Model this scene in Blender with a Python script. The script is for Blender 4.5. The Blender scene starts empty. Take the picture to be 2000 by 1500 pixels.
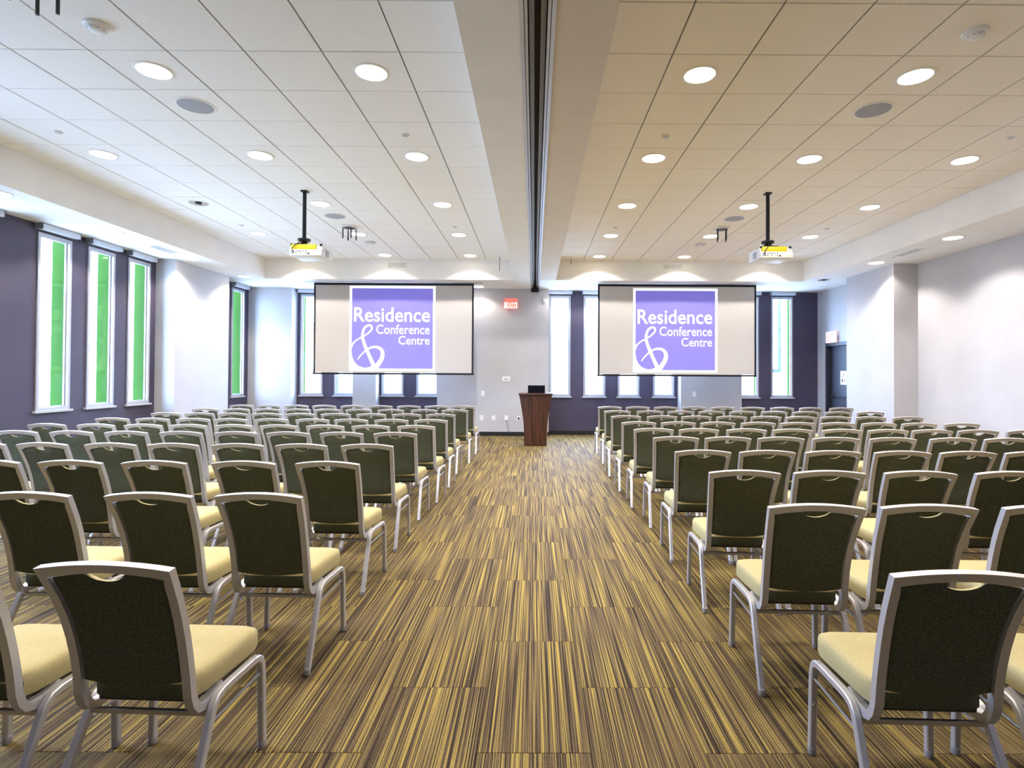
import bpy, bmesh, math, random
from mathutils import Vector, Matrix

random.seed(7)
SC = bpy.context.scene
COL = SC.collection
PI = math.pi

# ------------------------------------------------------------------ camera, world, exposure
EYE = 1.512
FPX, U0, V0 = 1088.12, 1047.66, 716.26
PITCH, ROLL, YAW = 0.01307, 0.00513, 0.00396
cd = bpy.data.cameras.new('camera')
cam = bpy.data.objects.new('camera', cd)
COL.objects.link(cam)
cd.sensor_fit = 'HORIZONTAL'
cd.sensor_width = 36.0
cd.lens = 36.0 * FPX / 2000.0
cd.shift_x = (1000.0 - U0) / 2000.0
cd.shift_y = (V0 - 750.0) / 2000.0
cd.clip_start = 0.05
cd.clip_end = 200
cam.matrix_world = (Matrix.Translation((0, 0, EYE)) @ Matrix.Rotation(-YAW, 4, 'Z')
                    @ Matrix.Rotation(PITCH, 4, 'X') @ Matrix.Rotation(PI / 2, 4, 'X')
                    @ Matrix.Rotation(ROLL, 4, 'Z'))
SC.camera = cam

SKY_COLOR = (0.44, 0.60, 1.0)
SKY_STRENGTH = 28.0
LAMP_COLOR = (1.0, 0.925, 0.84)
LAMP_WATT = 68.0
SC.view_settings.view_transform = 'Standard'
SC.view_settings.look = 'None'
SC.view_settings.exposure = 0.95
SC.view_settings.gamma = 1.0
SC.view_settings.use_curve_mapping = False
wd = bpy.data.worlds.new('overcast_sky')
SC.world = wd
wd.use_nodes = True
bg = wd.node_tree.nodes['Background']
WN, WL = wd.node_tree.nodes, wd.node_tree.links
wtc = WN.new('ShaderNodeTexCoord')
wsp = WN.new('ShaderNodeSeparateXYZ')
WL.new(wtc.outputs['Generated'], wsp.inputs[0])
wrp = WN.new('ShaderNodeValToRGB')      # pale pavement below the horizon, overcast sky above it
wrp.color_ramp.elements[0].position = 0.47
wrp.color_ramp.elements[0].color = (0.20, 0.26, 0.38, 1)
wrp.color_ramp.elements[1].position = 0.53
wrp.color_ramp.elements[1].color = (*SKY_COLOR, 1)
wma = WN.new('ShaderNodeMath')
wma.operation = 'MULTIPLY_ADD'
wma.inputs[1].default_value = 0.5
wma.inputs[2].default_value = 0.5
WL.new(wsp.outputs['Z'], wma.inputs[0])
WL.new(wma.outputs[0], wrp.inputs['Fac'])
WL.new(wrp.outputs['Color'], bg.inputs['Color'])
bg.inputs['Strength'].default_value = SKY_STRENGTH
cy = SC.cycles
cy.max_bounces = 12
cy.diffuse_bounces = 7
cy.glossy_bounces = 4
cy.transparent_max_bounces = 12
cy.caustics_reflective = False
cy.caustics_refractive = False
cy.sample_clamp_indirect = 6.0
cy.use_denoising = True


# ------------------------------------------------------------------ materials
def mat(name, color, rough=0.6, metal=0.0, spec=0.5, emit=None, emit_s=0.0):
    m = bpy.data.materials.new(name)
    m.use_nodes = True
    b = m.node_tree.nodes['Principled BSDF']
    b.inputs['Base Color'].default_value = (*color, 1)
    b.inputs['Roughness'].default_value = rough
    b.inputs['Metallic'].default_value = metal
    b.inputs['Specular IOR Level'].default_value = spec
    if emit:
        b.inputs['Emission Color'].default_value = (*emit, 1)
        b.inputs['Emission Strength'].default_value = emit_s
    return m


def nodes_of(m):
    return m.node_tree.nodes, m.node_tree.links, m.node_tree.nodes['Principled BSDF']


def add_noise_tone(m, c1, c2, scale, detail=3.0, bump=0.0, stretch=None, coord='Object', bscale=None):
    N, L, b = nodes_of(m)
    tc = N.new('ShaderNodeTexCoord')
    src = tc.outputs[coord]
    if stretch:
        mp = N.new('ShaderNodeMapping')
        mp.inputs['Scale'].default_value = stretch
        L.new(src, mp.inputs['Vector'])
        src = mp.outputs['Vector']
    n = N.new('ShaderNodeTexNoise')
    n.inputs['Scale'].default_value = scale
    n.inputs['Detail'].default_value = detail
    L.new(src, n.inputs['Vector'])
    r = N.new('ShaderNodeValToRGB')
    r.color_ramp.elements[0].position = 0.35
    r.color_ramp.elements[1].position = 0.65
    r.color_ramp.elements[0].color = (*c1, 1)
    r.color_ramp.elements[1].color = (*c2, 1)
    L.new(n.outputs['Fac'], r.inputs['Fac'])
    L.new(r.outputs['Color'], b.inputs['Base Color'])
    if bump:
        bp = N.new('ShaderNodeBump')
        bp.inputs['Strength'].default_value = bump
        bp.inputs['Distance'].default_value = 0.004
        L.new(n.outputs['Fac'], bp.inputs['Height'])
        L.new(bp.outputs['Normal'], b.inputs['Normal'])
    return m


M = {}
M['white_paint'] = add_noise_tone(mat('white_paint', (0.84, 0.83, 0.83), 0.75), (0.83, 0.82, 0.82), (0.86, 0.85, 0.85), 3)
M['grey_paint'] = add_noise_tone(mat('grey_paint', (0.62, 0.61, 0.63), 0.7), (0.50, 0.49, 0.515), (0.53, 0.52, 0.545), 2)
M['dark_paint'] = add_noise_tone(mat('dark_paint', (0.105, 0.085, 0.12), 0.55), (0.058, 0.048, 0.085), (0.065, 0.054, 0.094), 2)
M['tile'] = add_noise_tone(mat('acoustic_tile', (0.86, 0.85, 0.84), 0.9), (0.89, 0.88, 0.87), (0.94, 0.93, 0.92), 60, 6, 0.12)
M['tile_warm_lit'] = add_noise_tone(mat('acoustic_tile_warm_lit', (0.80, 0.75, 0.68), 0.9), (0.87, 0.82, 0.75), (0.92, 0.87, 0.80), 60, 6, 0.12)  # warm cast of the light over the right coffer put into the tile colour
M['white_paint_warm_lit'] = add_noise_tone(mat('white_paint_warm_lit', (0.70, 0.62, 0.52), 0.75), (0.69, 0.61, 0.51), (0.71, 0.63, 0.53), 3)  # right half of the beam, its warm light put into the paint colour
M['grid'] = mat('grid_metal', (0.16, 0.155, 0.15), 0.6)
M['alu'] = mat('window_aluminium', (0.46, 0.47, 0.52), 0.45, 0.3)
M['blind'] = mat('blind_metal', (0.62, 0.66, 0.74), 0.45, 0.2)
M['blind_end'] = mat('blind_end_plastic', (0.20, 0.25, 0.33), 0.5)
M['sill'] = mat('sill_paint', (0.52, 0.53, 0.57), 0.5)
M['green_fin'] = mat('green_painted_fin', (0.022, 0.060, 0.010), 0.9, 0, 0.03)
M['steel'] = mat('outdoor_steel', (0.16, 0.22, 0.30), 0.5, 0.2)
M['base_black'] = mat('black_baseboard', (0.012, 0.011, 0.014), 0.5)
M['chair_metal'] = mat('silver_chair_tube', (0.60, 0.59, 0.63), 0.38, 0.5)
M['rod_metal'] = mat('thin_rod_metal', (0.48, 0.46, 0.48), 0.3, 0.7)
M['glide'] = mat('clear_glide', (0.35, 0.33, 0.36), 0.15, 0.1)
M['seat_fabric'] = add_noise_tone(mat('cream_seat_fabric', (0.6, 0.52, 0.28), 0.9, 0, 0.2), (0.50, 0.42, 0.215), (0.57, 0.485, 0.255), 170, 3, 0.15)
M['back_fabric'] = add_noise_tone(mat('olive_back_fabric', (0.1, 0.1, 0.05), 0.85, 0, 0.25), (0.050, 0.056, 0.032), (0.118, 0.126, 0.078), 190, 2, 0.3)
M['board'] = mat('seat_underboard', (0.03, 0.028, 0.022), 0.8)
M['black'] = mat('black_plastic', (0.012, 0.012, 0.016), 0.4)
M['black_metal'] = mat('black_metal', (0.010, 0.010, 0.014), 0.45, 0.2)
M['laptop'] = mat('laptop_lid', (0.004, 0.004, 0.012), 0.6, 0, 0.15)
M['white_plastic'] = mat('white_plastic', (0.82, 0.82, 0.84), 0.45)
M['grey_plastic'] = mat('grey_plastic', (0.36, 0.37, 0.42), 0.5)
M['pale_plastic'] = mat('pale_grey_plastic', (0.58, 0.58, 0.62), 0.5)
M['dark_hole'] = mat('dark_socket', (0.05, 0.05, 0.06), 0.6)
M['yellow'] = mat('yellow_cover', (0.85, 0.70, 0.02), 0.5)
M['lens'] = mat('downlight_lens', (0.9, 0.85, 0.75), 0.5, emit=(1.0, 0.88, 0.68), emit_s=7.0)
M['trim_ring'] = mat('downlight_trim', (0.85, 0.84, 0.82), 0.5)
M['chrome'] = mat('reflector_chrome', (0.6, 0.6, 0.62), 0.2, 0.9)
M['speaker_grille'] = add_noise_tone(mat('speaker_grille', (0.35, 0.36, 0.4), 0.6), (0.32, 0.33, 0.37), (0.40, 0.41, 0.45), 200, 2, 0.3)
M['screen'] = mat('screen_fabric', (0.56, 0.535, 0.53), 0.85, 0, 0.1)
M['screen_border'] = mat('screen_black_border', (0.006, 0.006, 0.01), 0.7)
M['proj_purple'] = mat('projected_purple', (0.235, 0.215, 0.46), 0.85, 0, 0.1, emit=(0.10, 0.08, 0.50), emit_s=0.42)
M['proj_white'] = mat('projected_white', (0.80, 0.80, 0.82), 0.85, 0, 0.1, emit=(0.85, 0.85, 1.0), emit_s=0.5)
M['exit_red'] = mat('exit_red_panel', (0.75, 0.10, 0.07), 0.4, emit=(1.0, 0.16, 0.10), emit_s=0.7)
M['exit_letter'] = mat('exit_lettering', (0.9, 0.7, 0.65), 0.4, emit=(1.0, 0.62, 0.52), emit_s=0.9)
M['exit_pale'] = mat('exit_pale_panel', (0.85, 0.6, 0.62), 0.4, emit=(1.0, 0.62, 0.62), emit_s=0.5)
M['exit_house'] = mat('exit_housing', (0.80, 0.45, 0.45), 0.5)
M['door'] = mat('door_paint', (0.045, 0.05, 0.075), 0.45)
M['door_frame'] = mat('door_frame_paint', (0.03, 0.028, 0.04), 0.45)
M['paper'] = mat('paper', (0.85, 0.86, 0.88), 0.7)
M['ink'] = mat('black_ink', (0.02, 0.02, 0.03), 0.7)
M['track_alu'] = mat('track_aluminium', (0.55, 0.56, 0.60), 0.4, 0.5)
M['track_dark'] = mat('track_dark', (0.06, 0.055, 0.06), 0.5)
M['track_mid'] = mat('track_mid', (0.22, 0.20, 0.19), 0.5, 0.3)

# dark striped wood of the lectern
m = mat('dark_walnut', (0.08, 0.03, 0.015), 0.42)
add_noise_tone(m, (0.026, 0.008, 0.004), (0.095, 0.033, 0.018), 4.0, 5, 0.0, stretch=(9, 9, 0.35))
M['wood'] = m
M['wood_edge'] = mat('pale_edge_strip', (0.55, 0.45, 0.36), 0.5)

# window pane: clear sheet
m = bpy.data.materials.new('window_glass')
m.use_nodes = True
N, L = m.node_tree.nodes, m.node_tree.links
N.remove(N['Principled BSDF'])
tr = N.new('ShaderNodeBsdfTransparent')
tr.inputs['Color'].default_value = (0.93, 0.97, 0.97, 1)
gl = N.new('ShaderNodeBsdfGlossy')
gl.inputs['Roughness'].default_value = 0.05
fr = N.new('ShaderNodeFresnel')
fr.inputs['IOR'].default_value = 1.45
mx = N.new('ShaderNodeMixShader')
gm = N.new('ShaderNodeNewGeometry')
fm = N.new('ShaderNodeMath')
fm.operation = 'MULTIPLY_ADD'
fm.inputs[1].default_value = -1.0
fm.inputs[2].default_value = 1.0
L.new(gm.outputs['Backfacing'], fm.inputs[0])
ff = N.new('ShaderNodeMath')
ff.operation = 'MULTIPLY'
L.new(fm.outputs[0], ff.inputs[0])
L.new(fr.outputs['Fac'], ff.inputs[1])
L.new(ff.outputs[0], mx.inputs['Fac'])
L.new(tr.outputs[0], mx.inputs[1])
L.new(gl.outputs[0], mx.inputs[2])
L.new(mx.outputs[0], N['Material Output'].inputs['Surface'])
M['glass'] = m

# striped carpet: each plank has its own run of stripes
CW, CL_, CX0, CY0 = 0.457, 0.93, -0.222, 2.243
m = mat('striped_carpet', (0.2, 0.15, 0.07), 0.75, 0, 0.15)
N, L, b = nodes_of(m)


def mth(op, a, c=None, v=None):
    n = N.new('ShaderNodeMath')
    n.operation = op
    for i, x in enumerate((a, c, v)):
        if x is None:
            continue
        if isinstance(x, (int, float)):
            n.inputs[i].default_value = x
        else:
            L.new(x, n.inputs[i])
    return n.outputs[0]


geo = N.new('ShaderNodeNewGeometry')
sp = N.new('ShaderNodeSeparateXYZ')
L.new(geo.outputs['Position'], sp.inputs[0])
X, Y = sp.outputs['X'], sp.outputs['Y']
colf = mth('FLOOR', mth('DIVIDE', mth('SUBTRACT', X, CX0), CW))
par = mth('MODULO', mth('ADD', colf, 100.0), 2.0)
rowf = mth('FLOOR', mth('DIVIDE', mth('SUBTRACT', mth('SUBTRACT', Y, CY0), mth('MULTIPLY', par, CL_ / 2)), CL_))
wn = N.new('ShaderNodeTexWhiteNoise')
wn.noise_dimensions = '2D'
cb = N.new('ShaderNodeCombineXYZ')
L.new(colf, cb.inputs[0])
L.new(rowf, cb.inputs[1])
L.new(cb.outputs[0], wn.inputs['Vector'])
h = mth('MULTIPLY', wn.outputs['Value'], 63.0)


def stripe(fx, fy, detail, zoff):
    c = N.new('ShaderNodeCombineXYZ')
    L.new(mth('ADD', mth('MULTIPLY', X, fx), h), c.inputs[0])
    L.new(mth('MULTIPLY', Y, fy), c.inputs[1])
    L.new(mth('ADD', h, zoff), c.inputs[2])
    n = N.new('ShaderNodeTexNoise')
    n.inputs['Scale'].default_value = 1.0
    n.inputs['Detail'].default_value = detail
    n.inputs['Roughness'].default_value = 0.6
    L.new(c.outputs[0], n.inputs['Vector'])
    return n.outputs['Fac']


fine = stripe(205.0, 0.9, 1.0, 0.0)
broad = stripe(44.0, 0.4, 1.0, 7.0)
speck = stripe(420.0, 160.0, 1.0, 3.0)
f = mth('ADD', mth('MULTIPLY', fine, 0.83), mth('MULTIPLY', broad, 0.17))
f = mth('ADD', f, mth('MULTIPLY', mth('SUBTRACT', speck, 0.5), 0.16))
r = N.new('ShaderNodeValToRGB')
e = r.color_ramp.elements
e[0].position = 0.36
e[0].color = (0.022, 0.013, 0.007, 1)
e[1].position = 0.66
e[1].color = (0.44, 0.325, 0.066, 1)
for p_, c_ in ((0.44, (0.070, 0.045, 0.024)), (0.50, (0.130, 0.088, 0.045)), (0.55, (0.210, 0.150, 0.058)), (0.60, (0.32, 0.235, 0.060))):
    q = e.new(p_)
    q.color = (*c_, 1)
L.new(f, r.inputs['Fac'])
L.new(r.outputs['Color'], b.inputs['Base Color'])
bp = N.new('ShaderNodeBump')
bp.inputs['Strength'].default_value = 0.35
bp.inputs['Distance'].default_value = 0.003
L.new(f, bp.inputs['Height'])
L.new(bp.outputs['Normal'], b.inputs['Normal'])
M['carpet'] = m


# ------------------------------------------------------------------ mesh helpers
class MB:
    def __init__(self):
        self.v, self.f, self.mi = [], [], []

    def add(self, vs, fs, mi=0):
        o = len(self.v)
        self.v += [tuple(p) for p in vs]
        self.f += [tuple(i + o for i in q) for q in fs]
        self.mi += [mi] * len(fs)

    def box(self, a, c, mi=0):
        x0, x1 = sorted((a[0], c[0]))
        y0, y1 = sorted((a[1], c[1]))
        z0, z1 = sorted((a[2], c[2]))
        vs = [(x0, y0, z0), (x1, y0, z0), (x1, y1, z0), (x0, y1, z0), (x0, y0, z1), (x1, y0, z1), (x1, y1, z1), (x0, y1, z1)]
        self.add(vs, [(0, 3, 2, 1), (4, 5, 6, 7), (0, 1, 5, 4), (1, 2, 6, 5), (2, 3, 7, 6), (3, 0, 4, 7)], mi)

    def cbox(self, a, c, r, mi=0):
        """box with chamfered edges"""
        bm = bmesh.new()
        bmesh.ops.create_cube(bm, size=1.0)
        ctr = [(a[i] + c[i]) / 2 for i in range(3)]
        s = [abs(c[i] - a[i]) for i in range(3)]
        for v in bm.verts:
            v.co = Vector([ctr[i] + v.co[i] * s[i] for i in range(3)])
        bmesh.ops.bevel(bm, geom=bm.edges[:], offset=r, segments=2, profile=0.5, affect='EDGES')
        bm.verts.index_update()
        self.add([v.co[:] for v in bm.verts], [[v.index for v in q.verts] for q in bm.faces], mi)
        bm.free()

    def rings(self, rings, close=False, cap=True, mi=0):
        n = len(rings[0])
        o = len(self.v)
        for rg in rings:
            self.v += [tuple(p) for p in rg]
        k = len(rings)
        fs = []
        for i in range(k if close else k - 1):
            j = (i + 1) % k
            for a in range(n):
                c = (a + 1) % n
                fs.append((o + i * n + a, o + i * n + c, o + j * n + c, o + j * n + a))
        if cap and not close:
            fs.append(tuple(o + a for a in reversed(range(n))))
            fs.append(tuple(o + (k - 1) * n + a for a in range(n)))
        self.f += fs
        self.mi += [mi] * len(fs)

    def tube(self, pts, r, n=8, sq=False, mi=0, up=(1, 0, 0)):
        """sweep along pts; r is a radius or (half width, half depth); sq gives a chamfered square section"""
        P = [Vector(p) for p in pts]
        rx, ry = (r, r) if isinstance(r, (int, float)) else r
        if sq:
            k = 0.72
            sec = [(1, k), (k, 1), (-k, 1), (-1, k), (-1, -k), (-k, -1), (k, -1), (1, -k)]
        else:
            sec = [(math.cos(2 * PI * i / n), math.sin(2 * PI * i / n)) for i in range(n)]
        rg = []
        U = Vector(up)
        for i, p in enumerate(P):
            t = (P[min(i + 1, len(P) - 1)] - P[max(i - 1, 0)]).normalized()
            u = (U - t * U.dot(t))
            u = u.normalized() if u.length > 1e-4 else Vector((0, 1, 0))
            w = t.cross(u)
            rg.append([p + u * (a * rx) + w * (c * ry) for a, c in sec])
        self.rings(rg, mi=mi)

    def lathe(self, prof, n=24, c=(0, 0, 0), mi=0):
        """profile of (radius, z) turned about a vertical axis"""
        rg = [[(c[0] + rr * math.cos(2 * PI * i / n), c[1] + rr * math.sin(2 * PI * i / n), c[2] + z) for i in range(n)] for rr, z in prof]
        self.rings(rg, mi=mi)

    def mesh(self, name, mats, smooth=False):
        me = bpy.data.meshes.new(name)
        me.from_pydata(self.v, [], self.f)
        bm = bmesh.new()
        bm.from_mesh(me)
        bmesh.ops.recalc_face_normals(bm, faces=bm.faces[:])
        bm.to_mesh(me)
        bm.free()
        ml = mats if isinstance(mats, (list, tuple)) else [mats]
        for x in ml:
            me.materials.append(x)
        me.polygons.foreach_set('material_index', self.mi)
        if smooth:
            me.polygons.foreach_set('use_smooth', [True] * len(me.polygons))
            me.set_sharp_from_angle(angle=math.radians(38))
        me.update()
        return me


def link(name, me, parent=None, loc=(0, 0, 0)):
    o = bpy.data.objects.new(name, me)
    COL.objects.link(o)
    o.location = loc
    if parent:
        o.parent = parent
    return o


def part(name, mb, mats, parent, smooth=False, loc=(0, 0, 0)):
    return link(name, mb.mesh(name, mats, smooth), parent, loc)


def thing(name, label, cat, loc=(0, 0, 0), group=None, rz=0.0):
    o = bpy.data.objects.new(name, None)
    COL.objects.link(o)
    o.empty_display_size = 0.1
    o.location = loc
    o.rotation_euler = (0, 0, rz)
    tag(o, label, cat, group)
    return o


def tag(o, label, cat, group=None):
    o['label'] = label
    o['category'] = cat
    if group:
        o['group'] = group


def struct(name, mb, mats, label=None):
    o = link(name, mb.mesh(name, mats))
    o['kind'] = 'structure'
    if label:
        o['label'] = label
    return o


def sempty(name, label=None):
    o = bpy.data.objects.new(name, None)
    COL.objects.link(o)
    o['kind'] = 'structure'
    if label:
        o['label'] = label
    return o


def ordinal(i):
    return ['first', 'second', 'third', 'fourth', 'fifth', 'sixth', 'seventh', 'eighth', 'ninth', 'tenth'][i]


def text_mesh(name, body, mats, box, depth=0.0, bold=0.0):
    """lettering fitted to box = (x0, z0, x1, z1) in the XZ plane at y = 0 facing -Y; box spans baseline to cap height"""
    cu = bpy.data.curves.new(name, 'FONT')
    cu.body = body
    cu.size = 1.0
    cu.offset = bold
    cu.resolution_u = 3
    to = bpy.data.objects.new('tmp_text', cu)
    COL.objects.link(to)
    dg = bpy.context.evaluated_depsgraph_get()
    dg.update()
    me = bpy.data.meshes.new_from_object(to.evaluated_get(dg))
    bpy.data.objects.remove(to)
    xs = [v.co.x for v in me.vertices]
    ys = [v.co.y for v in me.vertices]
    x0, x1, y1 = min(xs), max(xs), max(ys)
    y0 = 0.0
    for v in me.vertices:
        u = (v.co.x - x0) / (x1 - x0)
        w = (v.co.y - y0) / (y1 - y0)
        v.co = Vector((box[0] + u * (box[2] - box[0]), 0, box[1] + w * (box[3] - box[1])))
    me.materials.clear()
    me.materials.append(mats)
    me.name = name
    return me


# ------------------------------------------------------------------ room dimensions
CEIL, SOFF = 4.038, 3.592
XL, XR = -6.98, 7.10
YF, YP = 13.93, 13.60           # dark front wall, grey piers on it
YR = -2.6                       # rear wall behind the camera
WT = 0.12                       # wall thickness
TS = 0.61
LX0, LX1 = -5.954, -0.464
RX0, RX1 = 0.471, 5.961
CYF, CYR = 12.306, -1.745       # coffers' front and rear faces
WZ0, WZ1 = 0.955, 3.475         # window opening

# ------------------------------------------------------------------ floor of carpet planks
b = MB()
b.box((XL - WT, YR - WT, -0.12), (XR + WT, YF + WT, -0.007))
floor = struct('floor', b, M['dark_paint'], 'brown and gold striped carpet laid in staggered planks')
pb = MB()
g = 0.0008
x0, x1, y0, y1 = g, CW - g, g, CL_ - g
cz = 0.0015
vs = [(x0, y0, -0.007), (x1, y0, -0.007), (x1, y1, -0.007), (x0, y1, -0.007),
      (x0, y0, -cz), (x1, y0, -cz), (x1, y1, -cz), (x0, y1, -cz),
      (x0 + cz, y0 + cz, 0), (x1 - cz, y0 + cz, 0), (x1 - cz, y1 - cz, 0), (x0 + cz, y1 - cz, 0)]
FS = [(0, 3, 2, 1), (8, 9, 10, 11)] + [(i, (i + 1) % 4, (i + 1) % 4 + 4, i + 4) for i in range(4)] + [(i + 4, (i + 1) % 4 + 4, (i + 1) % 4 + 8, i + 8) for i in range(4)]
pb.add(vs, FS)
plank_me = pb.mesh('carpet_tile', M['carpet'])
cells = []
for c in range(-17, 18):
    for rr in range(-7, 15):
        px = CX0 + c * CW
        py = CY0 + rr * CL_ + ((c % 2) * CL_ / 2)
        if px + CW < XL or px > XR or py + CL_ < YR or py > YF:
            continue
        mx_, my_ = px + CW / 2, py + CL_ / 2
        vis = my_ > 1.9 and -1.02 < mx_ / my_ < 0.95
        cells.append((0 if vis else 1, math.hypot(mx_, my_), px, py))
cells.sort()
rest = MB()
for k, (_, _, px, py) in enumerate(cells):
    clipped = px < XL or px + CW > XR or py + CL_ > YF or py < YR
    if k < 296 and not clipped:
        link('carpet_tile', plank_me, floor, (px, py, 0))
    else:
        q = [(min(max(p[0] + px, XL), XR), min(max(p[1] + py, YR), YF), p[2]) for p in vs]
        rest.add(q, FS)
o = part('carpet_tile_rest', rest, M['carpet'], floor)
o.name = 'carpet_tile_field'
o['kind'] = 'stuff'


# ------------------------------------------------------------------ walls
def wall_boxes(b, axis, c0, c1, a0, a1, z0, z1, holes):
    """boxes filling a wall that runs a0..a1 along one axis (thickness c0..c1 on the other), leaving holes (h0, h1, hz0, hz1)"""
    def bx(p, q, zz0, zz1):
        if q - p < 1e-4 or zz1 - zz0 < 1e-4:
            return
        if axis == 'x':
            b.box((p, c0, zz0), (q, c1, zz1))
        else:
            b.box((c0, p, zz0), (c1, q, zz1))
    cur = a0
    for h0, h1, hz0, hz1 in sorted(holes):
        bx(cur, h0, z0, z1)
        bx(h0, h1, z0, hz0)
        bx(h0, h1, hz1, z1)
        cur = h1
    bx(cur, a1, z0, z1)


LEFT_W = [(3.10, 3.67), (3.97, 4.54), (4.84, 5.41), (6.61, 7.18), (7.82, 8.39), (8.70, 9.26), (9.56, 10.11), (12.84, 13.40)]  # those nearest the camera are unseen, added along the wall for daylight
FRONT_W = [(-5.838, -5.276), (-4.987, -4.440), (-3.809, -3.260), (-2.939, -2.390), (0.371, 0.906), (1.231, 1.779),
           (2.091, 2.630), (2.974, 3.504), (5.085, 5.619), (5.934, 6.471)]
DOOR = (12.50, 13.46, 0.0, 2.235)

b = MB()
wall_boxes(b, 'y', XL - WT, XL, YR - WT, YF + WT, -0.05, CEIL + 0.1, [(p, q, WZ0, WZ1) for p, q in LEFT_W])
wall_left = struct('wall_left', b, M['dark_paint'], 'dark plum painted wall with tall narrow windows')
b = MB()
b.box((XL - 0.02, 10.27, -0.02), (-6.62, 12.08, SOFF + 0.05))
part('pier', b, M['grey_paint'], wall_left)['label'] = 'pale grey pier between the windows'

b = MB()
wall_boxes(b, 'x', YF, YF + WT, XL, XR + WT, -0.05, CEIL + 0.1, [(p, q, WZ0, WZ1) for p, q in FRONT_W])
wall_front = struct('wall_front', b, M['dark_paint'], 'dark plum wall behind the screens with grey piers')
for p, q in ((XL - 0.02, -5.92), (-4.425, -3.858), (-2.365, 0.357), (3.586, 5.074)):
    b = MB()
    b.box((p, YP, -0.02), (q, YF + 0.02, SOFF + 0.05))
    part('pier', b, M['grey_paint'], wall_front)['label'] = 'pale grey pier'

b = MB()
wall_boxes(b, 'y', XR, XR + WT, YR - WT, YF, -0.05, CEIL + 0.1, [DOOR])
wall_right = struct('wall_right', b, M['grey_paint'], 'pale grey wall')
b = MB()
b.box((6.65, 10.27, -0.02), (XR + 0.02, 11.83, SOFF + 0.05))
part('pier', b, M['grey_paint'], wall_right)['label'] = 'pale grey pier beside the door'
b = MB()
b.box((XL - WT, YR - WT, -0.05), (XR + WT, YR, CEIL + 0.1))
wall_rear = struct('wall_rear', b, M['grey_paint'], 'pale grey wall behind the viewer')

# baseboards
b = MB()
for p, q, y in ((-6.62, -5.92, YP), (-4.43, -3.85, YP), (-2.37, 0.362, YP), (3.58, 5.08, YP), (-5.92, -4.43, YF), (-3.85, -2.37, YF), (0.362, 3.58, YF), (5.08, XR, YF)):
    b.box((p, y - 0.013, 0), (q, y, 0.10))
struct('baseboard_front', b, M['base_black'])
b = MB()
b.box((XL, YR, 0), (XL + 0.013, 10.27, 0.10))
b.box((XL, 10.257, 0), (-6.607, 10.27, 0.10))
b.box((-6.62, 10.27, 0), (-6.607, 12.08, 0.10))
struct('baseboard_left', b, M['base_black'])
b = MB()
b.box((XR - 0.013, YR, 0), (XR, 10.27, 0.10))
b.box((6.637, 10.257, 0), (XR, 10.27, 0.10))
b.box((6.637, 10.27, 0), (6.65, 11.83, 0.10))
b.box((XR - 0.013, 11.83, 0), (XR, 12.44, 0.10))
struct('baseboard_right', b, M['base_black'])

# ------------------------------------------------------------------ ceiling
b = MB()
b.box((XL - WT, YR - WT, CEIL + 0.1), (XR + WT, YF + WT, CEIL + 0.2))
ceiling = struct('ceiling', b, M['white_paint'], 'white tiled ceiling in two coffers with a plain dropped border')
b = MB()
top = CEIL + 0.1
b.box((XL, YR, SOFF), (LX0, YF, top))
b.box((RX1, YR, SOFF), (XR, YF, top))
b.box((LX0, CYF, SOFF), (-0.097, YF, top))
b.box((0.117, CYF, SOFF), (RX1, YF, top))
b.box((LX0, YR, SOFF), (-0.097, CYR, top))
b.box((0.117, YR, SOFF), (RX1, CYR, top))
part('soffit', b, M['white_paint'], ceiling)
for p, q, pm in ((LX1, -0.097, 'white_paint'), (0.117, RX0, 'white_paint_warm_lit')):
    b = MB()
    b.box((p, CYR, SOFF), (q, CYF, top))
    part('beam', b, M[pm], ceiling)
for p, q in ((LX0, LX1), (RX0, RX1)):
    b = MB()
    b.box((p, CYR, CEIL + 0.008), (q, CYF, CEIL + 0.03))
    part('ceiling_grid', b, M['grid'], ceiling)
tb = MB()
gx, gy, ch = 0.0055, 0.0035, 0.004
x0, x1, y0, y1 = gx, TS - gx, gy, TS - gy
tv = [(x0, y0, 0.010), (x1, y0, 0.010), (x1, y1, 0.010), (x0, y1, 0.010),
      (x0, y0, ch), (x1, y0, ch), (x1, y1, ch), (x0, y1, ch),
      (x0 + ch, y0 + ch, 0), (x1 - ch, y0 + ch, 0), (x1 - ch, y1 - ch, 0), (x0 + ch, y1 - ch, 0)]
tb.add(tv, FS)
tile_mes = [tb.mesh('ceiling_tile', M['tile']), tb.mesh('ceiling_tile', M['tile_warm_lit'])]
TY0 = 4.354
for side_, bx0 in enumerate((LX0, RX0)):
    rest = MB()
    for i in range(9):
        for j in range(-10, 14):
            px, py = bx0 + i * TS, TY0 + j * TS
            if j >= -1 and j < 13:
                link('ceiling_tile', tile_mes[side_], ceiling, (px, py, CEIL + random.uniform(-0.0008, 0.0008)))
            else:
                q = [(p[0] + px, min(max(p[1] + py, CYR), CYF), p[2] + CEIL) for p in tv]
                if max(a[1] for a in q) - min(a[1] for a in q) > 0.01:
                    rest.add(q, FS)
    o = part('ceiling_tile_field', rest, M['tile_warm_lit' if side_ else 'tile'], ceiling)
    o['kind'] = 'stuff'

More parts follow.
